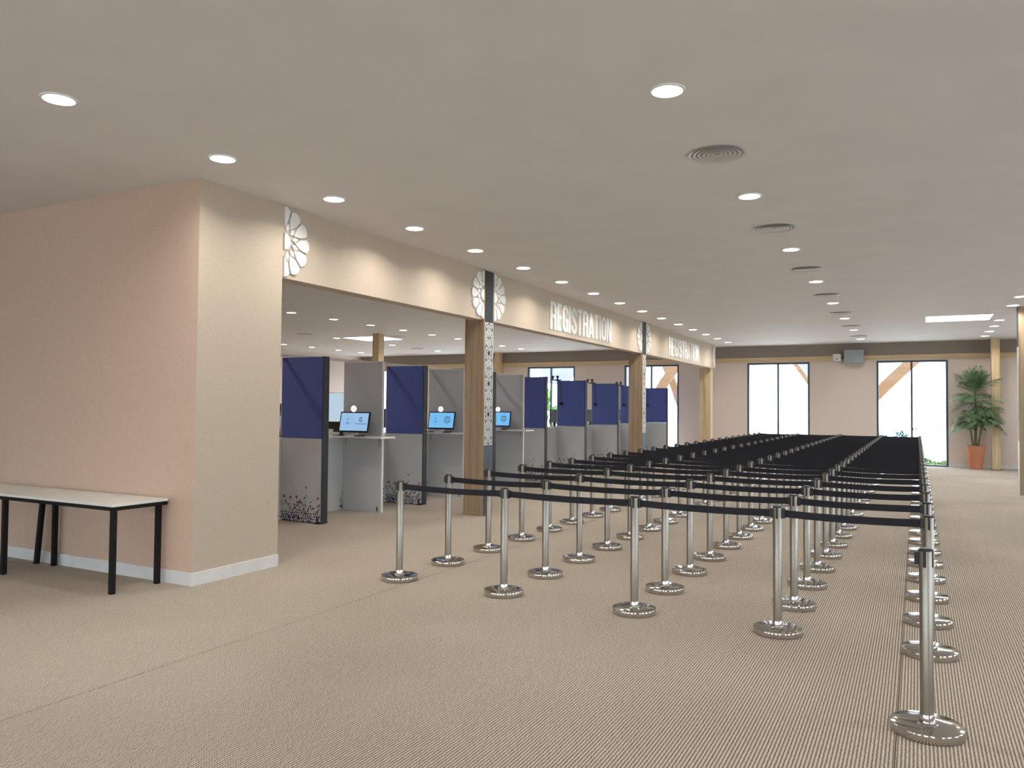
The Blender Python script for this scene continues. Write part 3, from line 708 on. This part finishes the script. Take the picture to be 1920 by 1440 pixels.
for k in range(20): frond((.22, -.03, 1.50+rp.uniform(-.2, .2)), k*2.4-.4, rp.uniform(-.1, .85), rp.uniform(.44, .64), .30, .012, 18, .36)
for k in range(18): frond((-.14, -.02, 1.38+rp.uniform(-.2, .18)), k*2.4+2.6, rp.uniform(-.1, .9), rp.uniform(.42, .60), .32, .011, 18, .36)

# ------------------------------------------------------------------ person behind the counters
def skinned(name, joints, edges, mt, parent=None, sub=2):
    me = bpy.data.meshes.new(name); me.from_pydata([j[0] for j in joints], edges, []); me.materials.append(mt)
    o = link(name, me, parent); o.modifiers.new('skin', 'SKIN'); s = o.modifiers.new('sub', 'SUBSURF'); s.levels = sub; s.render_levels = sub
    for i, j in enumerate(joints):
        r = j[1] if isinstance(j[1], tuple) else (j[1], j[1]); me.skin_vertices[0].data[i].radius = r
    me.skin_vertices[0].data[0].use_root = True
    for p in me.polygons: p.use_smooth = True
    return o
J = [((0, 0, .86), (.13, .10)), ((0, 0, 1.02), (.115, .085)), ((0, .0, 1.20), (.145, .10)), ((0, .01, 1.32), (.07, .06)), ((0, 0, 1.38), .045), ((0, -.02, 1.44), (.065, .075)), ((0, -.01, 1.53), (.072, .088)), ((0, 0, 1.60), .045),
     ((.16, 0, 1.29), .055), ((.21, .02, 1.06), .042), ((.20, -.10, .86), .033), ((.20, -.14, .78), (.022, .038)), ((-.16, 0, 1.29), .055), ((-.21, .02, 1.06), .042), ((-.20, -.10, .86), .033), ((-.20, -.14, .78), (.022, .038)),
     ((.09, 0, .78), .09), ((.10, -.01, .44), .06), ((.10, .02, .09), .042), ((.10, -.10, .04), (.04, .03)), ((-.09, 0, .78), .09), ((-.10, -.01, .44), .06), ((-.10, .02, .09), .042), ((-.10, -.10, .04), (.04, .03)), ((0, -.105, 1.475), .014)]
E_ = [(0, 1), (1, 2), (2, 3), (3, 4), (4, 5), (5, 6), (6, 7), (3, 8), (8, 9), (9, 10), (10, 11), (3, 12), (12, 13), (13, 14), (14, 15), (0, 16), (16, 17), (17, 18), (18, 19), (0, 20), (20, 21), (21, 22), (22, 23), (5, 24)]
for hand, sx in ((11, 1), (15, -1)):          # five separate, slightly curled fingers on each hand
    hx, hy, hz = J[hand][0]
    for q, L in ((-.028, .062), (-.010, .074), (.009, .070), (.026, .054)):
        n = len(J); J += [((hx, hy+q*.9-.004, hz-.035), .0085), ((hx-sx*.008, hy+q-.010, hz-.035-L*.55), .008), ((hx-sx*.022, hy+q-.014, hz-.035-L), .0065)]
        E_ += [(hand, n), (n, n+1), (n+1, n+2)]
    n = len(J); J += [((hx-sx*.012, hy-.042, hz-.004), .009), ((hx-sx*.020, hy-.052, hz-.044), .0075)]; E_ += [(hand, n), (n, n+1)]
pb = skinned('person', J, E_, m_skin); pb.location = (-12.98, 13.48, 0); pb.rotation_euler = (0, 0, math.radians(117))
tag(pb, 'person in a pale grey shirt standing behind the booths by the pink wall edge', 'person')
G = 1.16
sh_j = [((J[i][0]), tuple(q*G for q in (J[i][1] if isinstance(J[i][1], tuple) else (J[i][1],)*2))) for i in (0, 1, 2, 3, 8, 9, 12, 13)]
skinned('shirt', sh_j, [(0, 1), (1, 2), (2, 3), (3, 4), (4, 5), (3, 6), (6, 7)], m_shirt, pb)
tr_j = [((J[i][0]), tuple(q*1.2 for q in (J[i][1] if isinstance(J[i][1], tuple) else (J[i][1],)*2))) for i in (0, 16, 17, 18, 20, 21, 22, 1)]
skinned('trousers', tr_j, [(0, 1), (1, 2), (2, 3), (0, 4), (4, 5), (5, 6), (0, 7)], m_trou, pb)
for s_ in (-1, 1):
    MB().blob((s_*.10, -.055, .042), .12, (.40, 1.0, .34), 14).build('shoe', m_black, pb, smooth=60)
hb = MB(); hb.blob((0, .012, 1.545), .098, (.92, 1.05, 1.0), 14); hb.blob((0, .10, 1.53), .05, (1, 1, 1), 10)
h = hb.build('hair', m_hair, pb, smooth=60)
ey = MB()
for s in (-1, 1): ey.blob((s*.032, -.092, 1.50), .009, (1, .6, .8), 8)
ey.build('eyes', m_black, pb, smooth=60)

# ------------------------------------------------------------------ outdoors
struct(MB().box(-90, 60, -60, 120, -.3, -.13).build('ground_outside', m_ground))
def arch(pts, wd, label):
    t = [Vector(p) for p in pts]; out = []
    n = 16
    for i in range(n+1):
        q = i/n; out.append(t[0]*(1-q)**2+t[1]*2*q*(1-q)+t[2]*q*q)
    tag(MB().tube(out, wd, 4, flat=(1.0, 1.3)).build('timber_arch', m_glulam), label, 'arch')
arch([(-3.0, 30, -.13), (-1.6, 30, 2.2), (2.2, 30, 5.4)], .20, 'curved laminated timber arch outside the glass door')
arch([(-10.1, 30, -.13), (-9.4, 30, 2.4), (-7.2, 30, 4.6)], .18, 'curved laminated timber arch left in the window past the booths')
arch([(-9.35, 31, 3.9), (-8.6, 31, 2.6), (-7.9, 31, -.13)], .15, 'curved laminated timber leg right in the window past the booths')
arch([(-4.9, 31, 4.35), (-3.7, 31, 3.1), (-2.0, 31, -.13)], .08, 'thin timber brace outside the window beyond the queue')
def canopy(a, b, c, d, label):
    v = [Vector(p) for p in (a, b, c, d)]; up_ = Vector((0, 0, .03)); o = v[2]
    t = thing('canopy', label, 'canopy', (o.x, o.y, -.13))
    q = Vector((o.x, o.y, -.13))
    MB().hexa([p-q for p in v], [p-q+up_ for p in v]).build('cloth', m_canopy, t)
    for p in v: MB().tube([(p.x-o.x, p.y-o.y, 0), (p.x-o.x, p.y-o.y, p.z+.13)], .04, 8).build('pole', m_greyb, t)
canopy((-10.9, 31.5, 2.2), (-9.45, 31.5, 3.9), (-10.4, 37, 5.4), (-14.8, 37, 3.0), 'lavender shade canopy left in the window past the booths')
canopy((-8.35, 31.8, 2.3), (-6.9, 31.8, 1.6), (-6.5, 36, 4.4), (-8.2, 36, 4.6), 'lavender shade canopy right in the window past the booths')
canopy((-3.3, 31.5, 2.2), (-1.15, 31.5, 3.6), (-1.6, 37, 5.4), (-5.2, 37, 4.4), 'lavender shade canopy seen above the arch outside the door')
canopy((-14.6, 31.0, 2.75), (-13.55, 31.0, 2.55), (-13.5, 34.5, 4.2), (-16.4, 34.5, 4.3), 'pale shade canopy outside the window above the fourth blue divider')
def shrub(x, y, r, h, m, label, n=90, name='shrub'):
    mb = MB(); rr = random.Random(int(abs(x*31+y*7)))
    for i in range(n):
        a = rr.uniform(0, 2*PI); q = math.sqrt(rr.random())*r; z = rr.random()*h*(1-.6*(q/r)**2)
        mb.blob((q*math.cos(a), q*math.sin(a), z), r*.13, (1, 1, 1), 6, rr, .35)
    o = mb.build(name, m); o.location = (x, y, -.13); tag(o, label, 'shrub')
shrub(.22, 27.0, .32, .28, m_hedge, 'low green shrub just outside the glass door'); shrub(.78, 27.3, .30, .22, m_hedge, 'smaller green shrub outside the right edge of the glass door')
shrub(-1.75, 45, .45, .62, m_teal, 'teal shrub far outside, left in the glass door'); shrub(-.75, 45, .42, .70, m_teal, 'teal shrub far outside, nearer the middle of the glass door')
def tree(x, y, h, label):
    t = thing('tree', label, 'tree', (x, y, -.13)); rr = random.Random(int(abs(x*13)))
    MB().tube([(0, 0, 0), (.05, 0, h*.3), (0, .05, h*.6)], [.12, .09, .06], 8).build('trunk', m_stem, t)
    mb = MB()
    for i in range(120):
        a = rr.uniform(0, 2*PI); q = rr.random()*h*.33; mb.blob((q*math.cos(a), q*math.sin(a), h*.30+rr.random()*h*.6), h*.07, (1, 1, 1), 6, rr, .4)
    mb.build('crown', m_hedge, t)
tree(-18.6, 39, 2.9, 'green tree outside the window between the fourth and fifth dividers'); tree(-16.9, 41, 3.0, 'green tree outside, half hidden by the fifth blue divider')
